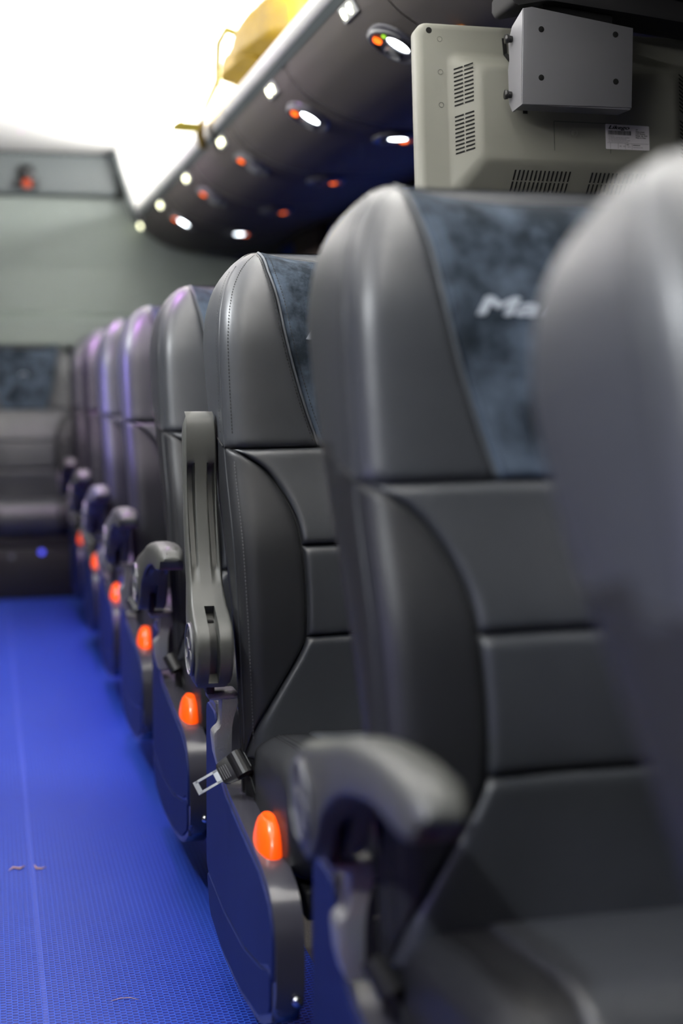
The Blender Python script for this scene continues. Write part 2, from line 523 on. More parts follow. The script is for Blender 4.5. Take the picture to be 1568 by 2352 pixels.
def disc(name, M, x, y, rx, ry, h0, h1, m, parent, n=32, ring=0):
    bm = bmesh.new()
    out = [(x + rx * math.cos(2 * PI * i / n), y + ry * math.sin(2 * PI * i / n)) for i in range(n)]
    if ring:
        inn = [(x + (rx - ring) * math.cos(2 * PI * i / n), y + (ry - ring) * math.sin(2 * PI * i / n)) for i in range(n)]
        prof = [(out, h0), (out, h1 * .6), ([((a[0] * .75 + b[0] * .25), (a[1] * .75 + b[1] * .25)) for a, b in zip(out, inn)], h1),
                ([((a[0] * .25 + b[0] * .75), (a[1] * .25 + b[1] * .75)) for a, b in zip(out, inn)], h1), (inn, h1 * .6), (inn, h0)]
        rings = [[bm.verts.new(M @ Vector((p[0], p[1], h))) for p in ps] for ps, h in prof]
        for A, B in zip(rings, rings[1:]):
            for i in range(n): bm.faces.new((A[i], A[(i + 1) % n], B[(i + 1) % n], B[i]))
    else:
        A = [bm.verts.new(M @ Vector((*p, h0))) for p in out]
        B = [bm.verts.new(M @ Vector((*p, h1))) for p in out]
        C = [bm.verts.new(M @ Vector((x + (p[0] - x) * .8, y + (p[1] - y) * .8, h1 * 1.0 + (h1 - h0) * .25))) for p in out]
        for P, Q in ((A, B), (B, C)):
            for i in range(n): bm.faces.new((P[i], P[(i + 1) % n], Q[(i + 1) % n], Q[i]))
        bm.faces.new(C); bm.faces.new(A)
    return bm_obj(name, bm, m, parent, auto=40)


def psu(X, y, lit, flip, label, grp, green=False):
    """passenger service unit: oval body, orange call button, reading lamp, air vent"""
    Z, tx, n = rack_frame(X)
    t = thing('passenger_service_unit', label, 'reading light panel', Vector((X, y, Z)) + n * .001, grp)
    M = Matrix((tx * (1 if not flip else -1), Vector((0, 1, 0)), n)).transposed().to_4x4()
    def oval(rx, ry, h, e=2.4):
        return [(math.copysign(abs(math.cos(a)) ** (2 / e), math.cos(a)) * rx, math.copysign(abs(math.sin(a)) ** (2 / e), math.sin(a)) * ry, h) for a in [2 * PI * i / 40 for i in range(40)]]
    bm = bmesh.new(); prev = None
    for rx, ry, h in ((.060, .080, -.001), (.059, .079, .004), (.055, .075, .0075), (.050, .070, .0065), (.046, .066, .0035)):
        ring = [bm.verts.new(M @ Vector(q)) for q in oval(rx, ry, h)]
        if prev:
            for i in range(40): bm.faces.new((prev[i], prev[(i + 1) % 40], ring[(i + 1) % 40], ring[i]))
        prev = ring
    bm.faces.new(prev)
    bm_obj('body', bm, M_psu, t, auto=35)
    bm = bmesh.new(); pts = [M @ Vector((.050 * math.cos(a), .070 * math.sin(a), .0075)) for a in [PI * .55 + PI * .95 * i / 24 for i in range(25)]]
    tube(bm, pts, [.0012 + .0055 * math.sin(PI * i / 24) for i in range(25)], 8)
    bm_obj('bezel', bm, M_bezel, t, smooth=True)
    disc('call_button', M, -.030, .030, .010, .013, .003, .007, M_led_or, t, 20)
    disc('indicator', M, -.028, -.012, .005, .006, .003, .006, M_led_gr if green else M_lens_off, t, 16)
    disc('lamp_ring', M, .004, -.030, .030, .029, .003, .011, M_psu, t, 32, ring=.005)
    disc('reading_lamp', M, .004, -.030, .0255, .0245, .004, .0085, M_lens_on if lit else M_lens_off, t, 28)
    o = disc('air_vent', M, .012, .034, .020, .020, .003, .012, M_bezel, t, 28, ring=.005)
    bm = bmesh.new()
    for k in (-2, -1, 0, 1, 2): add_box(bm, (.012 + k * .0062 - .0012, .034 - .013, .005), (.012 + k * .0062 + .0012, .034 + .013, .010), 0, 1, M)
    bm_obj('vent_blades', bm, M_plate, o)


lit_a = {0, 1, 4}; lit_w = {1, 4}
for k in range(5):
    y = 2.875 + .815 * k
    psu(.818, y, k in lit_a, False, ('lit' if k in lit_a else 'unlit') + ' light panel on the rack aisle side, ' + ORD[k], 'aisle side reading light panels', green=(k == 0))
for k in range(1, 5):
    y = 2.86 + .80 * k - .0
    psu(1.045, y, k in lit_w, True, ('lit' if k in lit_w else 'unlit') + ' light panel on the rack window side, ' + ORD[k], 'window side reading light panels')

# ------------------------------------------------------------------ yellow backpack on the rack
def backpack():
    t = thing('backpack', 'yellow nylon backpack slumped over the rail of the luggage rack', 'backpack', (.87, 3.84, 1.715))
    O = Vector((.87, 3.84, 1.715))
    def blob(name, c, r, m, parent, lump=.10, sq=3.2, seed=1, nu=40, nv=26, flat=None):
        rnd = random.Random(seed); ph = [rnd.uniform(0, 6.28) for _ in range(8)]
        rows = []
        for i in range(nv + 1):
            th = PI * i / nv; row = []
            for k in range(nu):
                a = 2 * PI * k / nu
                def se(x): return math.copysign(abs(x) ** (2 / sq), x)
                x = se(math.sin(th)) * se(math.cos(a)); y = se(math.sin(th)) * se(math.sin(a)); z = se(math.cos(th))
                f = 1 + lump * (.5 * math.sin(3 * a + ph[0] + 2 * th) + .35 * math.sin(5 * a + ph[1] - 3 * th) + .3 * math.sin(7 * th + ph[2] + a) + .25 * math.sin(11 * a + ph[3] + 5 * th))
                p = Vector((x * r[0] * f, y * r[1] * f, z * r[2] * f)) + Vector(c)
                if flat is not None: p.z = max(p.z, flat)
                if p.z < .085: p.x = max(p.x, -.117)
                row.append(p)
            rows.append(row)
        return grid(name, rows, m, parent, closed=True)
    blob('bag_body', (-.045, 0, .118), (.155, .38, .118), M_yellow, t, .09, 2.7, 3, flat=.0)
    blob('front_pocket', (-.160, .14, .085), (.055, .18, .075), M_yellow, t, .12, 2.6, 5, flat=.05)
    bm = bmesh.new(); pts = [(-.10, -.30 + .03 * k, .232 + .014 * math.sin(k * .9)) for k in range(16)]
    tube(bm, [Vector(p) for p in pts], .007, 6); bm_obj('zipper_seam', bm, M_ystrap, t, smooth=True)
    bm = bmesh.new(); tube(bm, [(-.19, .05, .16), (-.215, .14, .195), (-.222, .24, .18), (-.212, .32, .13), (-.205, .36, .09)], .010, 8)
    bm_obj('carry_handle', bm, M_ystrap, t, smooth=True)
    bm = bmesh.new()
    pl = [Vector((-.19, .34, .13)), Vector((-.205, .44, .09)), Vector((-.205, .55, .075)), Vector((-.20, .66, .072)), Vector((-.195, .78, .02)), Vector((-.17, .86, -.01))]
    prev = None
    for i, p in enumerate(pl):
        wv = Vector((.004, .0, .026)) if i < 4 else Vector((.015, .026, .006))
        r = [bm.verts.new(p - wv), bm.verts.new(p + wv), bm.verts.new(p + wv + Vector((-.005, 0, 0))), bm.verts.new(p - wv + Vector((-.005, 0, 0)))]
        if prev:
            for k in range(4): bm.faces.new((prev[k], prev[(k + 1) % 4], r[(k + 1) % 4], r[k]))
        prev = r
    bm_obj('shoulder_strap', bm, M_yellow, t, smooth=True)
    blob('strap_loop', (-.235, 1.02, .085), (.02, .10, .010), M_ystrap, t, .05, 2.2, 8, 20, 10)
backpack()
# soft grey bundle in front of it
def bundle():
    rows = []
    for i in range(15):
        th = PI * i / 14; row = []
        for k in range(30):
            a = 2 * PI * k / 30
            f = 1 + .10 * math.sin(4 * a + 3 * th) + .07 * math.sin(7 * a - 4 * th)
            row.append(Vector((math.sin(th) * math.cos(a) * .14 * f, math.sin(th) * math.sin(a) * .30 * f, max(0, .13 + math.cos(th) * .13 * f))))
        rows.append(row)
    o = grid('cloth_bundle', rows, M_greycloth, closed=True)
    o.location = (.90, 3.10, 1.714)
    tag(o, 'soft grey cloth bundle on the rack beside the yellow backpack', 'bundle')
bundle()

# ------------------------------------------------------------------ the monitor and its bracket
def monitor():
    W, Hh = .540, .325
    t = thing('monitor', 'beige flat monitor seen from behind, hanging under the rack', 'monitor', (.967, 2.335, 1.538))
    tilt = math.radians(6)
    R = Matrix.Rotation(-tilt, 4, 'X')
    def tr(x, z, d):   # x from left edge, z down from top, d towards the camera
        return R @ Vector((x - W / 2, -d, -z))
    def rr(x0, x1, z0, z1, r, n=6):
        p = []
        for cx, cz, a0 in ((x1 - r, z0 + r, -PI / 2), (x1 - r, z1 - r, 0), (x0 + r, z1 - r, PI / 2), (x0 + r, z0 + r, PI)):
            for k in range(n + 1):
                a = a0 + PI / 2 * k / n; p.append((cx + r * math.cos(a), cz + r * math.sin(a)))
        return p
    # housing: one lofted shell
    prof = [(rr(0, W, 0, Hh, .018), -.020), (rr(0, W, 0, Hh, .018), .004), (rr(.001, W - .001, .001, Hh - .001, .018), .008), (rr(.006, W - .006, .006, Hh - .006, .015), .0125), (rr(.012, W - .012, .012, Hh - .012, .014), .0135),
            (rr(.049, W - .049, .046, Hh - .034, .02), .0135), (rr(.053, W - .053, .051, Hh - .038, .018), .0150), (rr(.058, W - .058, .057, Hh - .043, .018), .019),
            (rr(.091, W - .091, .076, Hh - .084, .016), .044), (rr(.097, W - .097, .082, Hh - .090, .016), .0475), (rr(.103, W - .103, .088, Hh - .096, .016), .0485)]
    rows = [[tr(x, z, d) for x, z in ps] for ps, d in prof]
    grid('housing', rows, M_tv, t, closed=True, cap=True)
    def ramp_d(x):  # depth on the left/right ramp at distance x from its own edge
        return interp([(.053, .0150), (.058, .019), (.091, .044), (.097, .0475)], x)
    def ramp_z(e):
        return interp([(.038, .0150), (.043, .019), (.084, .044), (.090, .0475)], e)
    # vent groups on the side ramps
    for side in (0, 1):
        for z0 in (.080, .159):
            bm = bmesh.new()
            for k in range(10):
                z = z0 + k * .0067
                for a, b in ((.0595, .0720), (.0738, .0863)):
                    pts = []
                    for j in range(4):
                        x = a + (b - a) * j / 3
                        zz = z - (x - .0595) * .22
                        xx = x if side == 0 else W - x
                        pts.append((tr(xx, zz - .0013, ramp_d(x) + .0008), tr(xx, zz + .0013, ramp_d(x) + .0008)))
                    vs = [(bm.verts.new(p), bm.verts.new(q)) for p, q in pts]
                    for A, B in zip(vs, vs[1:]): bm.faces.new((A[0], B[0], B[1], A[1]))
            bm_obj('side_vent', bm, M_hole, t)
    for x0 in (.152, .288):
        bm = bmesh.new(); nn = 14
        for k in range(nn):
            x = x0 + k * .0074
            for a, b in ((.046, .061), (.063, .078)):
                vs = []
                for j in range(4):
                    e = a + (b - a) * j / 3; xs = x + (e - .046) * .12
                    vs.append((bm.verts.new(tr(xs - .0014, Hh - e, ramp_z(e) + .0008)), bm.verts.new(tr(xs + .0014, Hh - e, ramp_z(e) + .0008))))
                for A, B in zip(vs, vs[1:]): bm.faces.new((A[0], B[0], B[1], A[1]))
        bm_obj('bottom_vent', bm, M_hole, t)
    M = R @ Matrix.Translation((-W / 2, 0, 0)) @ Matrix(((1, 0, 0, 0), (0, 0, -1, 0), (0, -1, 0, 0), (0, 0, 0, 1)))
    disc('screw_hole', M, .021, .0145, .0052, .0052, .0128, .0135, M_hole, t, 20)
    disc('screw_hole', M, W - .021, .0145, .0052, .0052, .0128, .0135, M_hole, t, 20)
    for z in (.028, .0825, .137):
        for x in (.039, W - .039):
            disc('screw_plug', M, x, z, .0044, .0044, .0128, .0141, M_tvline, t, 20, ring=.0007)
    # faint square seam and boss on the plateau
    bm = bmesh.new()
    def line(a, b, wd=.0006):
        d = Vector((b[0] - a[0], b[1] - a[1])); nrm = Vector((-d.y, d.x)).normalized() * wd
        vs = [bm.verts.new(tr(p[0] + s * nrm.x, p[1] + s * nrm.y, .0489)) for p, s in ((a, -1), (a, 1), (b, 1), (b, -1))]
        bm.faces.new(vs)
    line((.222, .166), (.222, .215)); line((.222, .166), (.342, .166)); line((.322, .199), (.322, .216))
    bm_obj('plateau_seam', bm, M_tvline, t)
    disc('boss', M, .2565, .184, .0085, .0085, .0480, .0496, M_tv, t, 24, ring=.0022)
    disc('boss_centre', M, .2565, .184, .004, .004, .0480, .0494, M_tv, t, 20)
    # keyhole slots beside the bracket
    bm = bmesh.new()
    for pl in ([(.146, .022), (.154, .022), (.155, .046), (.164, .070), (.164, .078), (.151, .078), (.148, .050)],
               [(.161, .090), (.164, .090), (.172, .140), (.176, .150), (.176, .156), (.168, .156), (.167, .138)]):
        vs = [bm.verts.new(tr(p[0], p[1], .0180 if p[1] < .06 else (.030 + (p[1] - .06) * 1.0) if p[1] < .079 else .0489)) for p in pl]
        bm.faces.new(vs)
    bm_obj('keyhole_slot', bm, M_hole, t)
    # maker's label
    lab = tr(.310, .160, .0490)
    LM = R @ Matrix.Translation((.3135 - W / 2, -.0490, -.1665)) @ Matrix.Rotation(PI / 2, 4, 'X')
    LW, LH = .079, .042
    bm = bmesh.new(); pts = rounded([(0, 0), (LW, -.001), (LW, -LH), (0, -LH)], .002, 3)
    prism(bm, pts, 'Z', -.0003, .0002)
    for v_ in bm.verts: v_.co = LM @ v_.co
    lo = bm_obj('label', bm, M_label, t); lo['label'] = 'white printed sticker with a barcode'
    def put(s, x, y, size, shear=0, off=0, m=M_ink, nm='printed_text', sx=1):
        me = text_mesh(s, size, shear, off)
        for v_ in me.vertices:
            v_.co = LM @ Vector((x + v_.co.x * sx, y + v_.co.y, .0005))
        me.materials.clear(); me.materials.append(m)
        o = bpy.data.objects.new(nm, me); COL.objects.link(o); o.parent = lo
    put('Likego', .0045, -.0082, .0086, .35, .00032, sx=1.62, nm='brand_lettering')
    bm = bmesh.new(); x = .0045; rnd = random.Random(4)
    while x < .0455:
        wd = rnd.choice([.0004, .0006, .0009, .0013]); 
        vs = [bm.verts.new(LM @ Vector(p)) for p in ((x, -.0108, .0005), (x + wd, -.0108, .0005), (x + wd, -.0178, .0005), (x, -.0178, .0005))]
        bm.faces.new(vs); x += wd + rnd.choice([.0004, .0006, .0009])
    bm_obj('barcode', bm, M_ink, lo)
    for i, s in enumerate(['19"', 'Wide screen', 'LCD Monitor', 'Model:  BL 1919', 'Made in China']):
        put(s, .054, -.0092 - i * .0033, .0031, off=.00010)
    for i, s in enumerate(['WARNING', 'TO PREVENT FIRE OR SHOCK HAZARD', 'DO NOT EXPOSE THIS MONITOR', 'TO RAIN OR MOISTURE. DO NOT OPEN', 'NO USER SERVICEABLE PARTS INSIDE']):
        put(s, .005, -.0206 - i * .0024, .0021, m=M_ink2)
    bm = bmesh.new()
    for a, b in (((.002, -.0315), (LW - .002, -.0315)), ((.008, -.0315), (.008, -.041)), ((.022, -.0315), (.022, -.041)), ((.035, -.0315), (.035, -.041)), ((.047, -.0315), (.047, -.041))):
        dx, dy = (.0002, 0) if a[0] == b[0] else (0, .0002)
        bm.faces.new([bm.verts.new(LM @ Vector(p)) for p in ((a[0] - dx, a[1] - dy, .0005), (a[0] + dx, a[1] + dy, .0005), (b[0] + dx, b[1] + dy, .0005), (b[0] - dx, b[1] - dy, .0005))])
    bm_obj('ruled_lines', bm, M_ink2, lo)
    put('DC   12V', .0245, -.0375, .0026); put('MAX', .037, -.0345, .0022, off=.00010); put('1.50 A', .0375, -.0382, .0026, m=M_ink2)
    put('DIMENSION', .0485, -.0350, .0024, off=.00010); put('446X296X45 MM', .0485, -.0388, .0024, m=M_ink2)
monitor()


def bracket():
    t = thing('monitor_bracket', 'folded grey steel bracket with four holes holding the monitor', 'bracket', (.94, 2.245, 1.48))
    O = Vector((.94, 2.245, 1.48))
    # front plate
    A = [(.835, 1.537), (.850, 1.540), (1.024, 1.517), (1.024, 1.391), (.835, 1.388)]
    bm = bmesh.new(); prism(bm, A, 'Y', 2.196, 2.200, .0012, 2)
    for v_ in bm.verts: v_.co -= O
    bm_obj('front_plate', bm, M_steel, t, auto=30)
    bm = bmesh.new(); prism(bm, [(2.197, 1.388), (2.197, 1.537), (2.245, 1.520), (2.262, 1.50), (2.256, 1.47), (2.262, 1.455), (2.255, 1.40), (2.240, 1.384)], 'X', .835, .8385)
    for v_ in bm.verts: v_.co -= O
    bm_obj('side_flange', bm, M_steel, t, auto=30)
    bm = bmesh.new(); prism(bm, [(2.197, 1.391), (2.197, 1.517), (2.255, 1.517), (2.255, 1.391)], 'X', 1.021, 1.024)
    for v_ in bm.verts: v_.co -= O
    bm_obj('side_flange', bm, M_steel, t)
    bm = bmesh.new(); add_box(bm, (.838, 2.198, 1.388), (1.022, 2.245, 1.391))
    for v_ in bm.verts: v_.co -= O
    bm_obj('bottom_flange', bm, M_steel, t)
    M = Matrix(((1, 0, 0, 0), (0, 0, -1, 0), (0, 1, 0, 0), (0, 0, 0, 1)))
    for x, z in ((.866, 1.506), (.993, 1.505), (.867, 1.431), (.995, 1.431)):
        disc('bolt_hole', M, x - O.x, z - O.z, .0047, .0047, .0478, .0494, M_hole, t, 20)
    for z in (1.500, 1.412):
        bm = bmesh.new(); add_cyl(bm, (-.112, .0, z - O.z), (-.102, .0, z - O.z), .006, .005, 12); add_cyl(bm, (-.116, .0, z - O.z), (-.111, .0, z - O.z), .008, .007, 12)
        bm_obj('screw', bm, M_gloss, t, smooth=True)
    # hanger up into the rack
    bm = bmesh.new(); add_box(bm, (-.06, -.02, .03), (.06, .0, .105)); bm_obj('hanger', bm, M_dark, t)
bracket()
# dark mounting board under the rack
bm = bmesh.new(); prism(bm, rounded([(.82, 1.541), (.88, 1.554), (1.03, 1.541), (1.25, 1.520), (1.38, 1.545), (1.38, 1.583), (.82, 1.583)], .012), 'Y', 2.203, 2.30, .006)
for v_ in bm.verts: v_.co -= Vector((1.1, 2.36, 1.59))
o = bm_obj('mounting_board', bm, mat('board_fabric', (.018, .018, .02), .8), auto=35); o.location = (1.1, 2.36, 1.59)
tag(o, 'black covered board under the rack above the grey bracket', 'board')
bm = bmesh.new()
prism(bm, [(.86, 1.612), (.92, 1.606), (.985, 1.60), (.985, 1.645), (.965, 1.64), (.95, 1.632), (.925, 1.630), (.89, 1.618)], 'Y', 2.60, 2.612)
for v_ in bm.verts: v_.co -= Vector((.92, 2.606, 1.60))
o = bm_obj('orange_patch', bm, M_orange_patch); o.location = (.905, 2.606, 1.593)  # thin orange plate standing in for a small orange patch
tag(o, 'thin orange patch under the rack above the monitor', 'cloth')

# ------------------------------------------------------------------ the coach seat
YFR = smooth_tab([(.28, .315), (.43, .315), (.56, .315), (.695, .330), (.85, .385), (.95, .405), (1.02, .418), (1.08, .445), (1.12, .478), (1.14, .508), (1.152, .55)])
YBK = smooth_tab([(.28, .40), (.43, .405), (.56, .425), (.70, .48), (.85, .565), (.95, .62), (1.02, .645), (1.08, .648), (1.12, .632), (1.14, .61), (1.152, .575)])
WID = smooth_tab([(.28, .232), (.43, .236), (.56, .241), (.70, .246), (.85, .251), (1.0, .253), (1.04, .250), (1.08, .241), (1.105, .230), (1.127, .214), (1.14, .199), (1.149, .184), (1.152, .172)])
SUE = smooth_tab([(.84, .103), (.917, .128), (.974, .143), (1.026, .154), (1.071, .160), (1.10, .166), (1.12, .170), (1.152, .172)])
LOW = smooth_tab([(.40, .234), (.444, .222), (.483, .200), (.524, .174), (.56, .152), (.577, .145), (.631, .1435), (.675, .145), (.72, .149), (.74, .152), (.78, .168), (.819, .196), (.838, .222), (.850, .244)])


def Yf(u, z):
    W = interp(WID, z); a = min(1, abs(u) / W)
    th = interp(YBK, z) - interp(YFR, z)
    rec = .024 if z > .85 else .020
    y = interp(YFR, z) + rec * (1 - sstep(.25, .92, a)) * sstep(1.15, 1.05, z) * 1.0
    R = min(.032, .45 * th)
    d = abs(u) - (W - R)
    if d > 0: y += R * (1 - math.sqrt(max(0, 1 - (d / R) ** 2)))
    return y


def zt(u, z):
    return z - .017 * (1 - min(1, (abs(u) / .172) ** 3)) * sstep(.98, 1.152, z)


def P(u, z, off=0):
    return Vector((u, Yf(u, z) - off, zt(u, z)))


def cosp(n): return [.5 - .5 * math.cos(PI * k / n) for k in range(n + 1)]


def patch(name, lo, hi, z0, z1, m, parent, nu=22, nv=26, puff=.0075, open_top=False, flat_side=None):
    rows = []
    for b in cosp(nv):
        z = z0 + (z1 - z0) * b
        row = []
        ul, uh = lo(z), hi(z)
        for s in cosp(nu):
            u = ul + (uh - ul) * s
            e1 = min(u - ul, uh - u)
            if flat_side == 'lo': e1 = uh - u
            if flat_side == 'hi': e1 = u - ul
            e2 = z - z0 if open_top else min(z - z0, z1 - z)
            off = -.004 + (puff + .004) * (1 - math.exp(-e1 / .0026)) * (1 - math.exp(-e2 / .0026))
            row.append(P(u, z, off))
        rows.append(row)
    return grid(name, rows, m, parent)


def stitches(name, pts, nrm, m, parent, step=.0052, dash=.0032, wd=.0006, lift=.0006):
    """dashes along a polyline"""
    bm = bmesh.new()
    L = [0]
    for a, b in zip(pts, pts[1:]): L.append(L[-1] + (b - a).length)
    def at(s):
        for i in range(len(pts) - 1):
            if s <= L[i + 1]:
                t = (s - L[i]) / max(1e-9, L[i + 1] - L[i]); return pts[i].lerp(pts[i + 1], t), (pts[i + 1] - pts[i]).normalized()
        return pts[-1], (pts[-1] - pts[-2]).normalized()
    s = step / 2
    while s + dash < L[-1]:
        p, t = at(s); q, _ = at(s + dash); sd = t.cross(nrm).normalized() * wd; up = nrm * lift
        v = [bm.verts.new(x) for x in (p - sd, p + sd, q + sd, q - sd, p * .8 + q * .2 + up, q * .8 + p * .2 + up)]
        for f in ((0, 1, 4), (1, 2, 5, 4), (2, 3, 5), (3, 0, 4, 5)): bm.faces.new([v[i] for i in f])
        s += step
    return bm_obj(name, bm, m, parent)


def linspace(a, b, n): return [a + (b - a) * i / (n - 1) for i in range(n)]


def build_seat(label, arm_up=True, rear=False, logo=True):
    t = thing('coach_seat', label, 'seat')
    # ---- backrest core
    rows = []
    zs = linspace(.28, 1.0, 26) + linspace(1.01, 1.13, 14) + linspace(1.134, 1.152, 8)
    for z in zs:
        W = interp(WID, z); yb = interp(YBK, z); yf0 = interp(YFR, z); th = yb - yf0
        R = min(.032, .45 * th); Rb = min(.045, .45 * th)
        ring = []
        fr = []
        for k in range(29):
            a = math.sin((k / 28 - .5) * PI); u = W * a
            fr.append(Vector((u, Yf(u, z) + .004, zt(u, z))))
        ring += fr
        ys = yf0 + R
        ye = yb - Rb
        for k in range(1, 6):
            y = ys + (ye - ys) * k / 6; ring.append(Vector((W + .003 * math.sin(PI * k / 6), y, z)))
        for k in range(9):
            a = (PI / 2) * k / 8; ring.append(Vector((W - Rb * .8 * (1 - math.cos(a)), ye + Rb * math.sin(a), z)))
        for k in range(1, 8):
            u = (W - Rb * .8) * (1 - 2 * k / 8); ring.append(Vector((u, yb + .006 * (1 - (u / W) ** 2), zt(u, z))))
        for k in range(9):
            a = (PI / 2) * (1 - k / 8); ring.append(Vector((-W + Rb * .8 * (1 - math.cos(a)), ye + Rb * math.sin(a), z)))
        for k in range(1, 6):
            y = ye + (ys - ye) * k / 6; ring.append(Vector((-W - .003 * math.sin(PI * k / 6), y, z)))
        rows.append(ring)
    core = grid('backrest', rows, M_leather, t, closed=True, cap=True)
    core.data.materials.append(M_black_leather)
    for p in core.data.polygons:       # the cover changes to black leather below the side seam
        if p.center.z < .852 + (p.center.y - .40) * .22: p.material_index = 1
    Wf = lambda z: interp(WID, z) - .0015
    sl = lambda z: interp(SUE, z); lw = lambda z: interp(LOW, z)
    # ---- headrest panels
    Z1 = 1.1515
    for s in (-1, 1):
        if s < 0: patch('headrest_bolster', lambda z: -Wf(z), lambda z: min(-sl(z) - .0025, -sl(z)), .8505, Z1, M_leather, core, 20, 30, flat_side='lo', puff=.006)
        else: patch('headrest_bolster', lambda z: sl(z) + .0025, lambda z: Wf(z), .8505, Z1, M_leather, core, 20, 30, flat_side='hi', puff=.006)
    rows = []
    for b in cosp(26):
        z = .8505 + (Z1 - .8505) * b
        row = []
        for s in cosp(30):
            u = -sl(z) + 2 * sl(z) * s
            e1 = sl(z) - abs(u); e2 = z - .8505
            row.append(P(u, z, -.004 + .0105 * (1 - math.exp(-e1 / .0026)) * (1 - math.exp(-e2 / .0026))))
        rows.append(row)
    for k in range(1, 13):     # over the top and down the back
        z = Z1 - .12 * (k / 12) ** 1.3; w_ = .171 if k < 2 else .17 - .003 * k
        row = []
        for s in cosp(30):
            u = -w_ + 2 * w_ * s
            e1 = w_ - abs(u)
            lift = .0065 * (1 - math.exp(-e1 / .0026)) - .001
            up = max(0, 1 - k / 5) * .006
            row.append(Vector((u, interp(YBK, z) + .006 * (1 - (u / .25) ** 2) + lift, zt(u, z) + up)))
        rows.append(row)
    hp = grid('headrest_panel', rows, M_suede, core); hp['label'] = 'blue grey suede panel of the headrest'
    # piping along the suede
    for s in (-1, 1):
        bm = bmesh.new()
        tube(bm, [P(s * (sl(z) + .0012), z, .0012) for z in linspace(.853, 1.150, 50)], .0021, 6)
        bm_obj('piping', bm, M_piping, core, smooth=True)
    # ---- lower panels
    patch('side_bolster', lambda z: -Wf(z), lambda z: -lw(z) - .001, .40, .8497, M_black_leather, core, 20, 50, flat_side='lo', puff=.006)
    patch('side_bolster', lambda z: lw(z) + .001, lambda z: Wf(z), .40, .8497, M_black_leather, core, 20, 50, flat_side='hi', puff=.006)
    for a, b in ((.40, .5765), (.5785, .7085), (.7105, .8497)):
        patch('back_panel', lambda z: -lw(z) + .001, lambda z: lw(z) - .001, a, b, M_leather, core, 34, 24, puff=.007)
    # ---- stitching
    N = Vector((0, -1, 0))
    for s in (-1, 1):
        for du, m in ((.010, M_stitch), (-.0015, M_stitch)):
            pts = [P(s * (interp(WID, z) - du) if du > 0 else s * (interp(WID, z) - .0), z, .0066 if du > 0 else -.0012) for z in linspace(.87, 1.145, 90)]
            if du < 0: pts = [Vector((s * (interp(WID, z) + .0015), interp(YFR, z) + min(.032, .45 * (interp(YBK, z) - interp(YFR, z))) + .006, z)) for z in linspace(.87, 1.12, 90)]
            stitches('stitching', pts, N if du > 0 else Vector((s, 0, 0)), m, core)
        pts = [P(s * (interp(WID, z) - .010), z, .0082) for z in linspace(.42, .835, 90)]
        stitches('stitching', pts, N, M_stitch_g, core)
        pts = [P(s * (interp(SUE, z) + .0085), z, .0056) for z in linspace(.858, 1.145, 80)]
        stitches('stitching', pts, N, M_stitch, core)
        pts = [P(s * (interp(SUE, z) - .0085), z, .0062) for z in linspace(.858, 1.145, 80)]
        stitches('stitching', pts, N, M_stitch, core)
    # gusset seam: raised welt down the side edge and short seam across it
    for s in (-1, 1):
        bm = bmesh.new()
        tube(bm, [Vector((s * (interp(WID, z) - .0015), interp(YFR, z) + min(.032, .45 * (interp(YBK, z) - interp(YFR, z))) - .004, z)) for z in linspace(.42, 1.125, 70)], .0016, 6)
        bm_obj('welt', bm, M_leather, core, smooth=True)
        bm = bmesh.new()
        tube(bm, [Vector((s * (.2535), y, .852 + (y - .40) * .22)) for y in linspace(.405, .57, 10)], .0013, 6)
        bm_obj('side_seam', bm, M_stitch, core, smooth=True)
    if logo:
        me = text_mesh('Marcopolo', .0290, .32, .0011)
        xs = [v.co.x for v in me.vertices]; x0, x1 = min(xs), max(xs); k = .245 / (x1 - x0)
        for v_ in me.vertices:
            u = -.1225 + (v_.co.x - x0) * k; z = 1.0135 + v_.co.y
            v_.co = P(u, z, .0085); 
        me.materials.clear(); me.materials.append(M_logo)
        o = bpy.data.objects.new('embroidered_name', me); COL.objects.link(o); o.parent = core
        sm = o.modifiers.new('thick', 'SOLIDIFY'); sm.thickness = .0012
    # ---- cushion
    CW = .224
    prof = []   # (y, z) side loop: top rear -> nose -> bottom rear
    prof += [(.44, .420), (.36, .432), (.28, .442), (.22, .450), (.16, .457), (.12, .456), (.088, .444), (.064, .42), (.052, .385), (.053, .345), (.068, .312), (.09, .294), (.12, .287), (.18, .285), (.30, .285), (.44, .290)]
    def cpos(i, u, off=0):
        i0 = int(i); f = i - i0; a = prof[i0]; b = prof[min(i0 + 1, len(prof) - 1)]
        # Catmull-Rom
        pm = prof[max(i0 - 1, 0)]; pn = prof[min(i0 + 2, len(prof) - 1)]
        def cr(p0, p1, p2, p3): return .5 * ((2 * p1) + (-p0 + p2) * f + (2 * p0 - 5 * p1 + 4 * p2 - p3) * f * f + (-p0 + 3 * p1 - 3 * p2 + p3) * f ** 3)
        y = cr(pm[0], a[0], b[0], pn[0]); z = cr(pm[1], a[1], b[1], pn[1])
        cy, cz = max(y, .13), .372
        e = max(0, (abs(u) - (CW - .05)) / .05); k = 1 - .42 * (1 - math.sqrt(max(0, 1 - e * e)))
        z2 = cz + (z - cz) * k; y2 = cy + (y - cy) * k if y < .13 else y
        dirv = Vector((0, y - cy, z - cz)); 
        if dirv.length > 1e-6: dirv.normalize()
        rec = -.006 * (1 - sstep(.3, .9, abs(u) / CW))
        return Vector((u, y2, z2)) + dirv * (off + rec)
    us = [CW * math.sin((k / 36 - .5) * PI) for k in range(37)]
    rows = []
    nI = (len(prof) - 1) * 4
    for j in range(nI + 1):
        rows.append([cpos(j / 4, u) for u in us])
    # closed body incl. sides
    v = [p for r in rows for p in r]; n = len(us); f = []
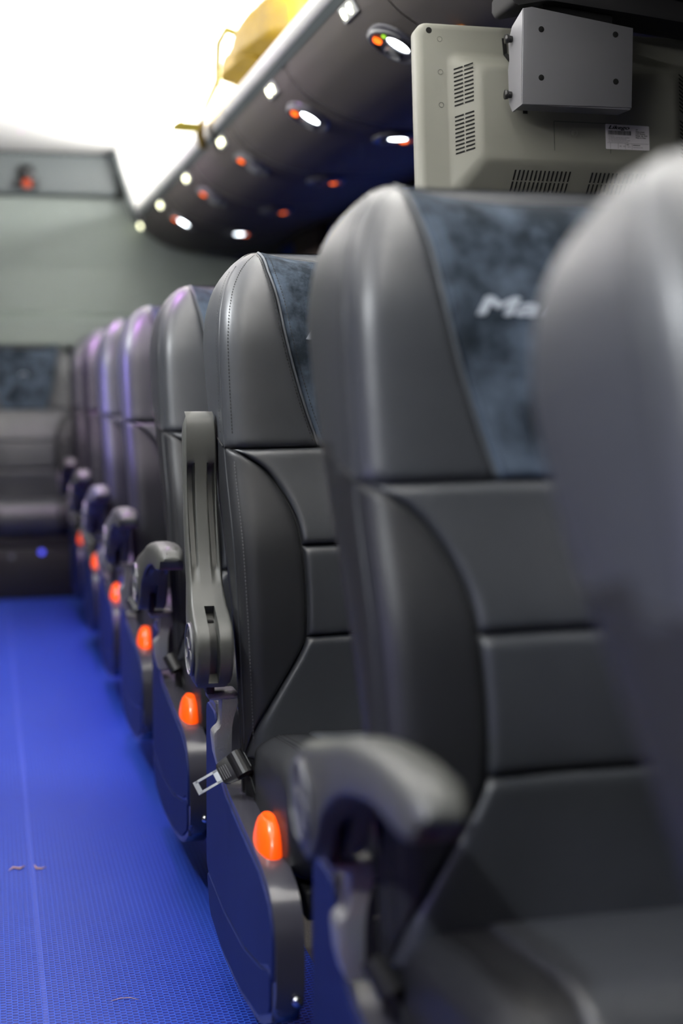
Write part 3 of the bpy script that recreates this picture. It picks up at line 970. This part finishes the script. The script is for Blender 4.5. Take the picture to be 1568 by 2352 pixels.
    for i in range(len(rows) - 1):
        for k in range(n - 1): f.append((i * n + k, i * n + k + 1, (i + 1) * n + k + 1, (i + 1) * n + k))
    f.append(tuple(i * n for i in range(len(rows)))); f.append(tuple(i * n + n - 1 for i in range(len(rows))))
    f.append(tuple(range(n))); f.append(tuple((len(rows) - 1) * n + k for k in range(n)))
    cush = mesh_obj('cushion', v, f, M_black_leather, t)
    rows = []
    for j in range(0, 12 * 4 + 1):
        row = []
        for s in cosp(24):
            hw = .145; u = -hw + 2 * hw * s; e1 = hw - abs(u)
            row.append(cpos(j / 4, u, -.002 + .007 * (1 - math.exp(-e1 / .0026))))
        rows.append(row)
    grid('cushion_panel', rows, M_leather, cush)
    for s in (-1, 1):
        for du in (.028, .040):
            stitches('stitching', [cpos(j / 4, s * (CW - du), .0006) for j in range(2, 44)], Vector((0, 0, 1)), M_stitch, cush)
        bm = bmesh.new(); tube(bm, [cpos(j / 4, s * (CW - .034), -.0004) for j in range(0, 46)], .0018, 6); bm_obj('welt', bm, M_black_leather, cush, smooth=True)
    # ---- frame and leg
    bm = bmesh.new(); add_box(bm, (-.20, .08, .245), (.22, .13, .286), .004); add_box(bm, (-.20, .38, .245), (.22, .43, .286), .004)
    add_box(bm, (-.20, .10, .25), (-.17, .42, .284)); add_box(bm, (.17, .10, .25), (.20, .42, .284))
    fr = bm_obj('seat_frame', bm, M_dark, t)
    for y in (.12, .38):
        bm = bmesh.new(); prism(bm, [(.02, .0), (.20, .0), (.15, .03), (.15, .25), (.08, .25), (.08, .03)], 'Y', y, y + .03)
        bm_obj('leg', bm, M_dark, t)
    if rear: return t
    # ---- aisle side pod
    x0, x1 = -.256, -.219
    pl = [(.0, .185), (.0, .262), (.032, .303), (.105, .322), (.23, .332), (.38, .347), (.425, .365), (.445, .40), (.455, .450), (.565, .452), (.578, .17), (.545, .09), (.42, .072), (.25, .078), (.10, .102), (.015, .145)]
    bm = bmesh.new(); prism(bm, rounded(pl, .03, 4), 'X', x0, x1, .013, 4)
    pod = bm_obj('side_pod', bm, M_pod, t, auto=30)
    # navy outer panels with an open joint between
    up = [(.012, .190), (.012, .256), (.036, .290), (.105, .308), (.23, .318), (.38, .333), (.436, .352), (.458, .395), (.466, .438), (.556, .440), (.567, .163), (.40, .155), (.22, .165), (.09, .190), (.03, .215)]
    bm = bmesh.new(); prism(bm, rounded(up, .016, 4), 'X', x0 - .003, x0 + .002, .0012, 1)
    pp = bm_obj('side_panel', bm, M_navy, pod, auto=30); pp['label'] = 'navy blue outer panel'
    dn = [(.03, .150), (.030, .205), (.09, .183), (.22, .158), (.40, .148), (.565, .156), (.535, .098), (.42, .084), (.25, .090), (.11, .112)]
    bm = bmesh.new(); prism(bm, rounded(dn, .012, 4), 'X', x0 - .003, x0 + .002, .0012, 1)
    pp = bm_obj('skirt_panel', bm, M_navy, pod, auto=30); pp['label'] = 'navy blue lower panel'
    bm = bmesh.new(); add_cyl(bm, (x0 + .026, -.004, .175), (x0 + .026, .004, .175), .006, .007, 14); bm_obj('screw', bm, M_chrome, pod, smooth=True)
    # ---- orange reflector: half dome with an oval flat on top
    rows = []
    rx, ry, hz = .0185, .050, .058
    cx, cy, cz = -.2365, .155, .306
    for h, s in ((0, 1.0), (.25, 1.0), (.5, .96), (.7, .86), (.85, .72), (.95, .52), (1.0, .40), (.985, .33), (.975, .0001)):
        rows.append([Vector((cx + rx * s * math.copysign(abs(math.cos(a)) ** .8, math.cos(a)) + .004 * h, cy + ry * s * math.sin(a) + .012 * h, cz + hz * h)) for a in [2 * PI * k / 32 for k in range(32)]])
    o = grid('reflector', rows, M_orange, pod, closed=True); o['label'] = 'orange reflector with its glow painted in'
    bm = bmesh.new(); add_cyl(bm, (0, 0, 0), (0, 0, .012), 1.0, .98, 32)
    for v_ in bm.verts: v_.co = Vector((cx + v_.co.x * (rx + .0005), cy - .004 + v_.co.y * (ry + .004), cz + .002 + v_.co.z * .9))
    bm_obj('lens_base', bm, M_redrim, o, auto=40)
    # ---- cast bracket carrying the arm
    br = [(.452, .478), (.475, .478), (.515, .47), (.530, .44), (.530, .35), (.455, .35), (.430, .36), (.425, .385), (.426, .405), (.440, .415), (.446, .43)]
    # seen from the front: a stepped casting
    bm = bmesh.new()
    fp = [(-.262, .491), (-.238, .491), (-.2385, .468), (-.240, .461), (-.2455, .453), (-.247, .434), (-.248, .372), (-.266, .372), (-.272, .395), (-.275, .425), (-.2735, .430), (-.2675, .434), (-.2615, .440)]
    prism(bm, rounded(fp, .0025, 1), 'Y', .378, .412, .0012, 2)
    bk = bm_obj('arm_bracket', bm, M_cast, t, auto=30); bk['label'] = 'grey textured cast metal bracket'
    bm = bmesh.new(); add_box(bm, (-.282, .376, .478), (-.2385, .412, .4925), .005, 3)
    bm_obj('shoulder', bm, M_cast, bk, auto=40)
    bm = bmesh.new(); add_box(bm, (-.2858, .366, .490), (-.2742, .400, .60), .002)
    bm_obj('pivot_post', bm, M_dark, bk, auto=40)
    # ---- armrest, object origin on its pivot
    TOP = smooth_tab([(-.062, .0), (-.057, .020), (-.044, .034), (-.02, .044), (.02, .052), (.06, .062), (.10, .074), (.15, .086), (.20, .093), (.27, .098), (.315, .097), (.336, .090), (.348, .078)])
    BOT = smooth_tab([(-.062, .0), (-.057, -.024), (-.044, -.044), (-.02, -.060), (.01, -.062), (.035, -.046), (.06, -.008), (.10, .020), (.14, .036), (.19, .048), (.24, .055), (.30, .053), (.33, .056), (.342, .062), (.348, .074)])
    def HW(q): return interp([(-.062, .018), (-.048, .0265), (.04, .028), (.09, .0250), (.28, .0245), (.325, .0240), (.340, .020), (.348, .014)], q)
    qs = [-.062, -.060, -.056, -.050, -.038, -.022, -.005, .01, .022, .035, .048, .06, .075, .085, .09, .098, .108, .12, .14, .16, .18, .20, .22, .235, .250, .258, .264, .270, .278, .29, .305, .318, .328, .336, .342, .346, .348]
    rows = []
    for q in qs:
        tp = interp(TOP, q); bt = interp(BOT, q); hw = HW(q)
        ch = (.006 + .010 * sstep(.12, .25, q)) * sstep(.085, .12, q) * (1 - sstep(.258, .272, q)) * 1.0
        slot = .030 * sstep(-.045, -.036, q) * (1 - sstep(.052, .06, q))
        rt = min(.013, (tp - bt) * .45)
        ring = []
        for a in range(5):
            an = PI * a / 8; ring.append((hw - rt + rt * math.sin(an + 0) if False else hw - rt * (1 - math.cos(an)), tp - rt * (1 - math.sin(an))))
        for x in (.4, 0, -.4): ring.append((x * hw, tp + .0015 * (1 - abs(x))))
        for a in range(5):
            an = PI / 2 - PI * a / 8; ring.append((-(hw - rt * (1 - math.cos(an))), tp - rt * (1 - math.sin(an))))
        rb = min(.004, (tp - bt) * .2)
        ring += [(-hw, bt + rb), (-hw + .0012, bt + rb * .3), (-hw + .003, bt), (-.0212, bt + ch * .03), (-.0188, bt + ch), (-.0118, bt + ch), (-.0088, bt + ch * .03)]
        ring += [(-.0076, bt + 0), (-.0072, bt + slot), (.0072, bt + slot), (.0076, bt + 0)]
        ring += [(.0088, bt + ch * .03), (.0118, bt + ch), (.0188, bt + ch), (.0212, bt + ch * .03), (hw - .003, bt), (hw - .0012, bt + rb * .3), (hw, bt + rb)]
        rows.append([Vector((x, -q, h)) for x, h in ring])
    arm = grid('armrest', rows, M_arm, t, closed=True, cap=True)
    for p in arm.data.polygons: p.use_smooth = True
    arm.data.set_sharp_from_angle(angle=math.radians(50))
    arm.location = (-.280, .38, .56)
    arm.rotation_euler = (math.radians(-93), 0, 0) if arm_up else (0, 0, 0)
    MM = Matrix(((0, 0, -1, -.0272), (1, 0, 0, .002), (0, 1, 0, -.008), (0, 0, 0, 1)))
    hub = disc('pivot_cap', MM, 0, 0, .040, .040, -.002, .0025, M_hub, arm, 36)
    disc('cap_ring', MM, 0, 0, .0385, .0385, .002, .0052, M_bezel, hub, 36, ring=.0022)
    for k in range(3):
        a = PI / 2 + k * 2 * PI / 3
        disc('cap_lobe', MM, .0185 * math.cos(a), .0185 * math.sin(a), .0155, .0155, .002, .0047, M_bezel, hub, 24, ring=.0018)
    # ---- seat belt: black tongue grip, steel tongue, webbing
    KB = .84
    belt = bpy.data.objects.new('seat_belt', None); COL.objects.link(belt); belt.parent = t; belt.location = (0, 0, 0)
    e1 = Vector((.86, -.10, .48)).normalized(); nn = Vector((-.25, -.85, .42)); e2 = nn.cross(e1).normalized(); nn = e1.cross(e2).normalized()
    B = Matrix.Translation((-.250, .335, .388)) @ Matrix((e1, e2, nn)).transposed().to_4x4() @ Matrix.Scale(KB, 4)
    bm = bmesh.new(); prism(bm, rounded([(-.030, -.020), (.018, -.026), (.026, -.015), (.026, .015), (.018, .026), (-.030, .020)], .008, 4), 'Z', -.004, .004, .002, 2)
    for v_ in bm.verts: v_.co = B @ v_.co
    g = bm_obj('tongue_grip', bm, M_gloss, belt, auto=35)
    for k in range(4):
        pass
    bm = bmesh.new()
    for k in range(4): add_box(bm, (-.026 + k * .004, -.012, .004), (-.0245 + k * .004, .012, .0052), 0, 1, B)
    bm_obj('grip_ribs', bm, M_hub, g)
    # loop of webbing through the grip
    bm = bmesh.new(); prev = None
    for k in range(15):
        a = PI * 2 * k / 14 * .82 - .5
        c = Vector((.010 + .015 * math.cos(a), 0, .006 + .013 * math.sin(a)))
        c2 = Vector((.010 + .0125 * math.cos(a), 0, .006 + .0105 * math.sin(a)))
        r = [bm.verts.new(B @ (c + Vector((0, -.021, 0)))), bm.verts.new(B @ (c + Vector((0, .021, 0)))), bm.verts.new(B @ (c2 + Vector((0, .021, 0)))), bm.verts.new(B @ (c2 + Vector((0, -.021, 0))))]
        if prev:
            for i in range(4): bm.faces.new((prev[i], prev[(i + 1) % 4], r[(i + 1) % 4], r[i]))
        prev = r
    bm_obj('webbing_loop', bm, M_gloss, belt, smooth=False)
    bm = bmesh.new(); prev = None
    for p, wv in ((Vector((-.236, .345, .392)), Vector((.004, .018, .008))), (Vector((-.226, .345, .372)), Vector((.003, .02, .0))), (Vector((-.2215, .33, .34)), Vector((0, .022, 0))), (Vector((-.2215, .33, .29)), Vector((0, .022, 0)))):
        r = [bm.verts.new(p - wv), bm.verts.new(p + wv), bm.verts.new(p + wv + Vector((.002, 0, 0))), bm.verts.new(p - wv + Vector((.002, 0, 0)))]
        if prev:
            for i in range(4): bm.faces.new((prev[i], prev[(i + 1) % 4], r[(i + 1) % 4], r[i]))
        prev = r
    bm_obj('webbing', bm, M_web, belt)
    # steel tongue: plate with a slot
    bm = bmesh.new()
    for a, b, c, d in ((-.074, -.028, -.0125, -.0075), (-.074, -.028, .0075, .0125), (-.078, -.068, -.0125, .0125), (-.040, -.026, -.0125, .0125)):
        add_box(bm, (a, c, -.0012), (b, d, .0012), .0006, 1, B)
    tg = bm_obj('steel_tongue', bm, M_chrome, g)
    return t


def kids(o): return [c for c in bpy.data.objects if c.parent == o]


def copy_tree(o, parent=None):
    c = o.copy(); COL.objects.link(c)
    if parent: c.parent = parent
    for ch in kids(o): copy_tree(ch, c)
    return c


XC, PITCH, Y0C = .59, .78, 1.70
GRP = 'grey leather coach seats along the aisle'
protoC = build_seat('coach seat with its armrest folded upright and steel belt tongue showing', True)
protoC['group'] = GRP
protoC.location = (XC, Y0C, 0)
labels = {
    0: 'blurred grey coach seat back closest to the camera at the right edge',
    1: 'second coach seat from the camera, its armrest down and Ma of its embroidery visible',
    3: 'coach seat right behind the one with the upright armrest, its own armrest down',
    4: 'coach seat with a violet lit side, second behind the seat with the upright armrest',
    5: 'third coach seat behind the one with the upright armrest',
    6: 'blurred coach seat next to last in the row before the rear bench',
    7: 'blurred last coach seat of the row in front of the rear bench',
}
for k, lb in labels.items():
    c = copy_tree(protoC)
    c.location = (XC, Y0C + (k - 2) * PITCH + (-.01 if k == 0 else 0), 0)
    c['label'] = lb
    for ch in kids(c):
        if ch.name.startswith('armrest'): ch.rotation_euler = (0, 0, 0)
        if ch.name.startswith('seat_belt') and k != 2:
            for g in list(kids(ch)):
                if g.name.startswith('tongue_grip'):
                    for q in list(kids(g)): bpy.data.objects.remove(q)
                    bpy.data.objects.remove(g)
        if k == 0 and ch.name.startswith('backrest'):      # reclined further than the others
            pv = Vector((0, .33, .43)); Rm = Matrix.Rotation(math.radians(-13), 4, 'X')
            ch.matrix_basis = Matrix.Translation(pv) @ Rm @ Matrix.Translation(-pv)

# ------------------------------------------------------------------ rear bench: wide seats against the rear wall
def rear_seats():
    r0 = build_seat('centre rear seat facing down the aisle against the rear wall', rear=True, logo=False)
    r0['category'] = 'seat'; r0.name = 'rear_seat'; r0['group'] = 'rear bench seats'
    r0.location = (.165, 6.40, -.02); r0.scale = (.93, .95, 1.0)
    em = disc('embroidered_emblem', Matrix(((1, 0, 0, 0), (0, 0, -1, P(0, 1.02).y - .007), (0, 1, 0, 1.005), (0, 0, 0, 1))), 0, 0, .020, .016, 0, .002, M_logo, kids(r0)[0], 24, ring=.006)
    r1 = copy_tree(r0); r1.location = (.645, 6.40, -.02); r1['label'] = 'rear seat beside the centre one, mostly behind the row of coach seats'
    # plinth
    t = thing('seat_plinth', 'black plinth under the rear seats', 'plinth', (.2, 6.62, 0))
    bm = bmesh.new(); add_box(bm, (-.60, -.16, 0), (.75, -.13, .222), .006); bm_obj('box', bm, M_dark, t, auto=40)
    bm = bmesh.new(); add_cyl(bm, (0.02, -.165, .207), (0.02, -.158, .207), .012, None, 16); bm_obj('blue_light', bm, M_blue_led, t)
    bm = bmesh.new(); add_cyl(bm, (-.11, -.165, .19), (-.11, -.158, .19), .012, None, 16); bm_obj('chrome_stud', bm, M_bezel, t)
rear_seats()

# ------------------------------------------------------------------ scraps on the mat
def scrap(name, pts, r, label):
    c = sum((Vector(p) for p in pts), Vector()) / len(pts); c.z = 0
    bm = bmesh.new(); tube(bm, [Vector(p) - c for p in pts], r, 5); o = bm_obj(name, bm, M_paper, smooth=True); o.location = c
    tag(o, label, 'scrap', 'straw scraps on the blue mat')
scrap('straw_scrap', [(.022, 2.80, .002), (.030, 2.815, .003), (.042, 2.805, .003), (.052, 2.82, .002)], [.0008, .002, .0025, .001], 'longer of two beige scraps at the left edge of the blue mat')
scrap('straw_scrap', [(.071, 2.82, .003), (.074, 2.80, .002), (.084, 2.795, .003), (.093, 2.805, .002)], [.0008, .0022, .0018, .0006], 'curled beige scrap just right of the longer one on the mat')
scrap('straw_scrap', [(.165, 2.155, .001), (.18, 2.16, .002), (.195, 2.158, .002), (.207, 2.15, .001)], [.0004, .0007, .0007, .0004], 'thin pale fibre on the mat at the bottom of the picture')
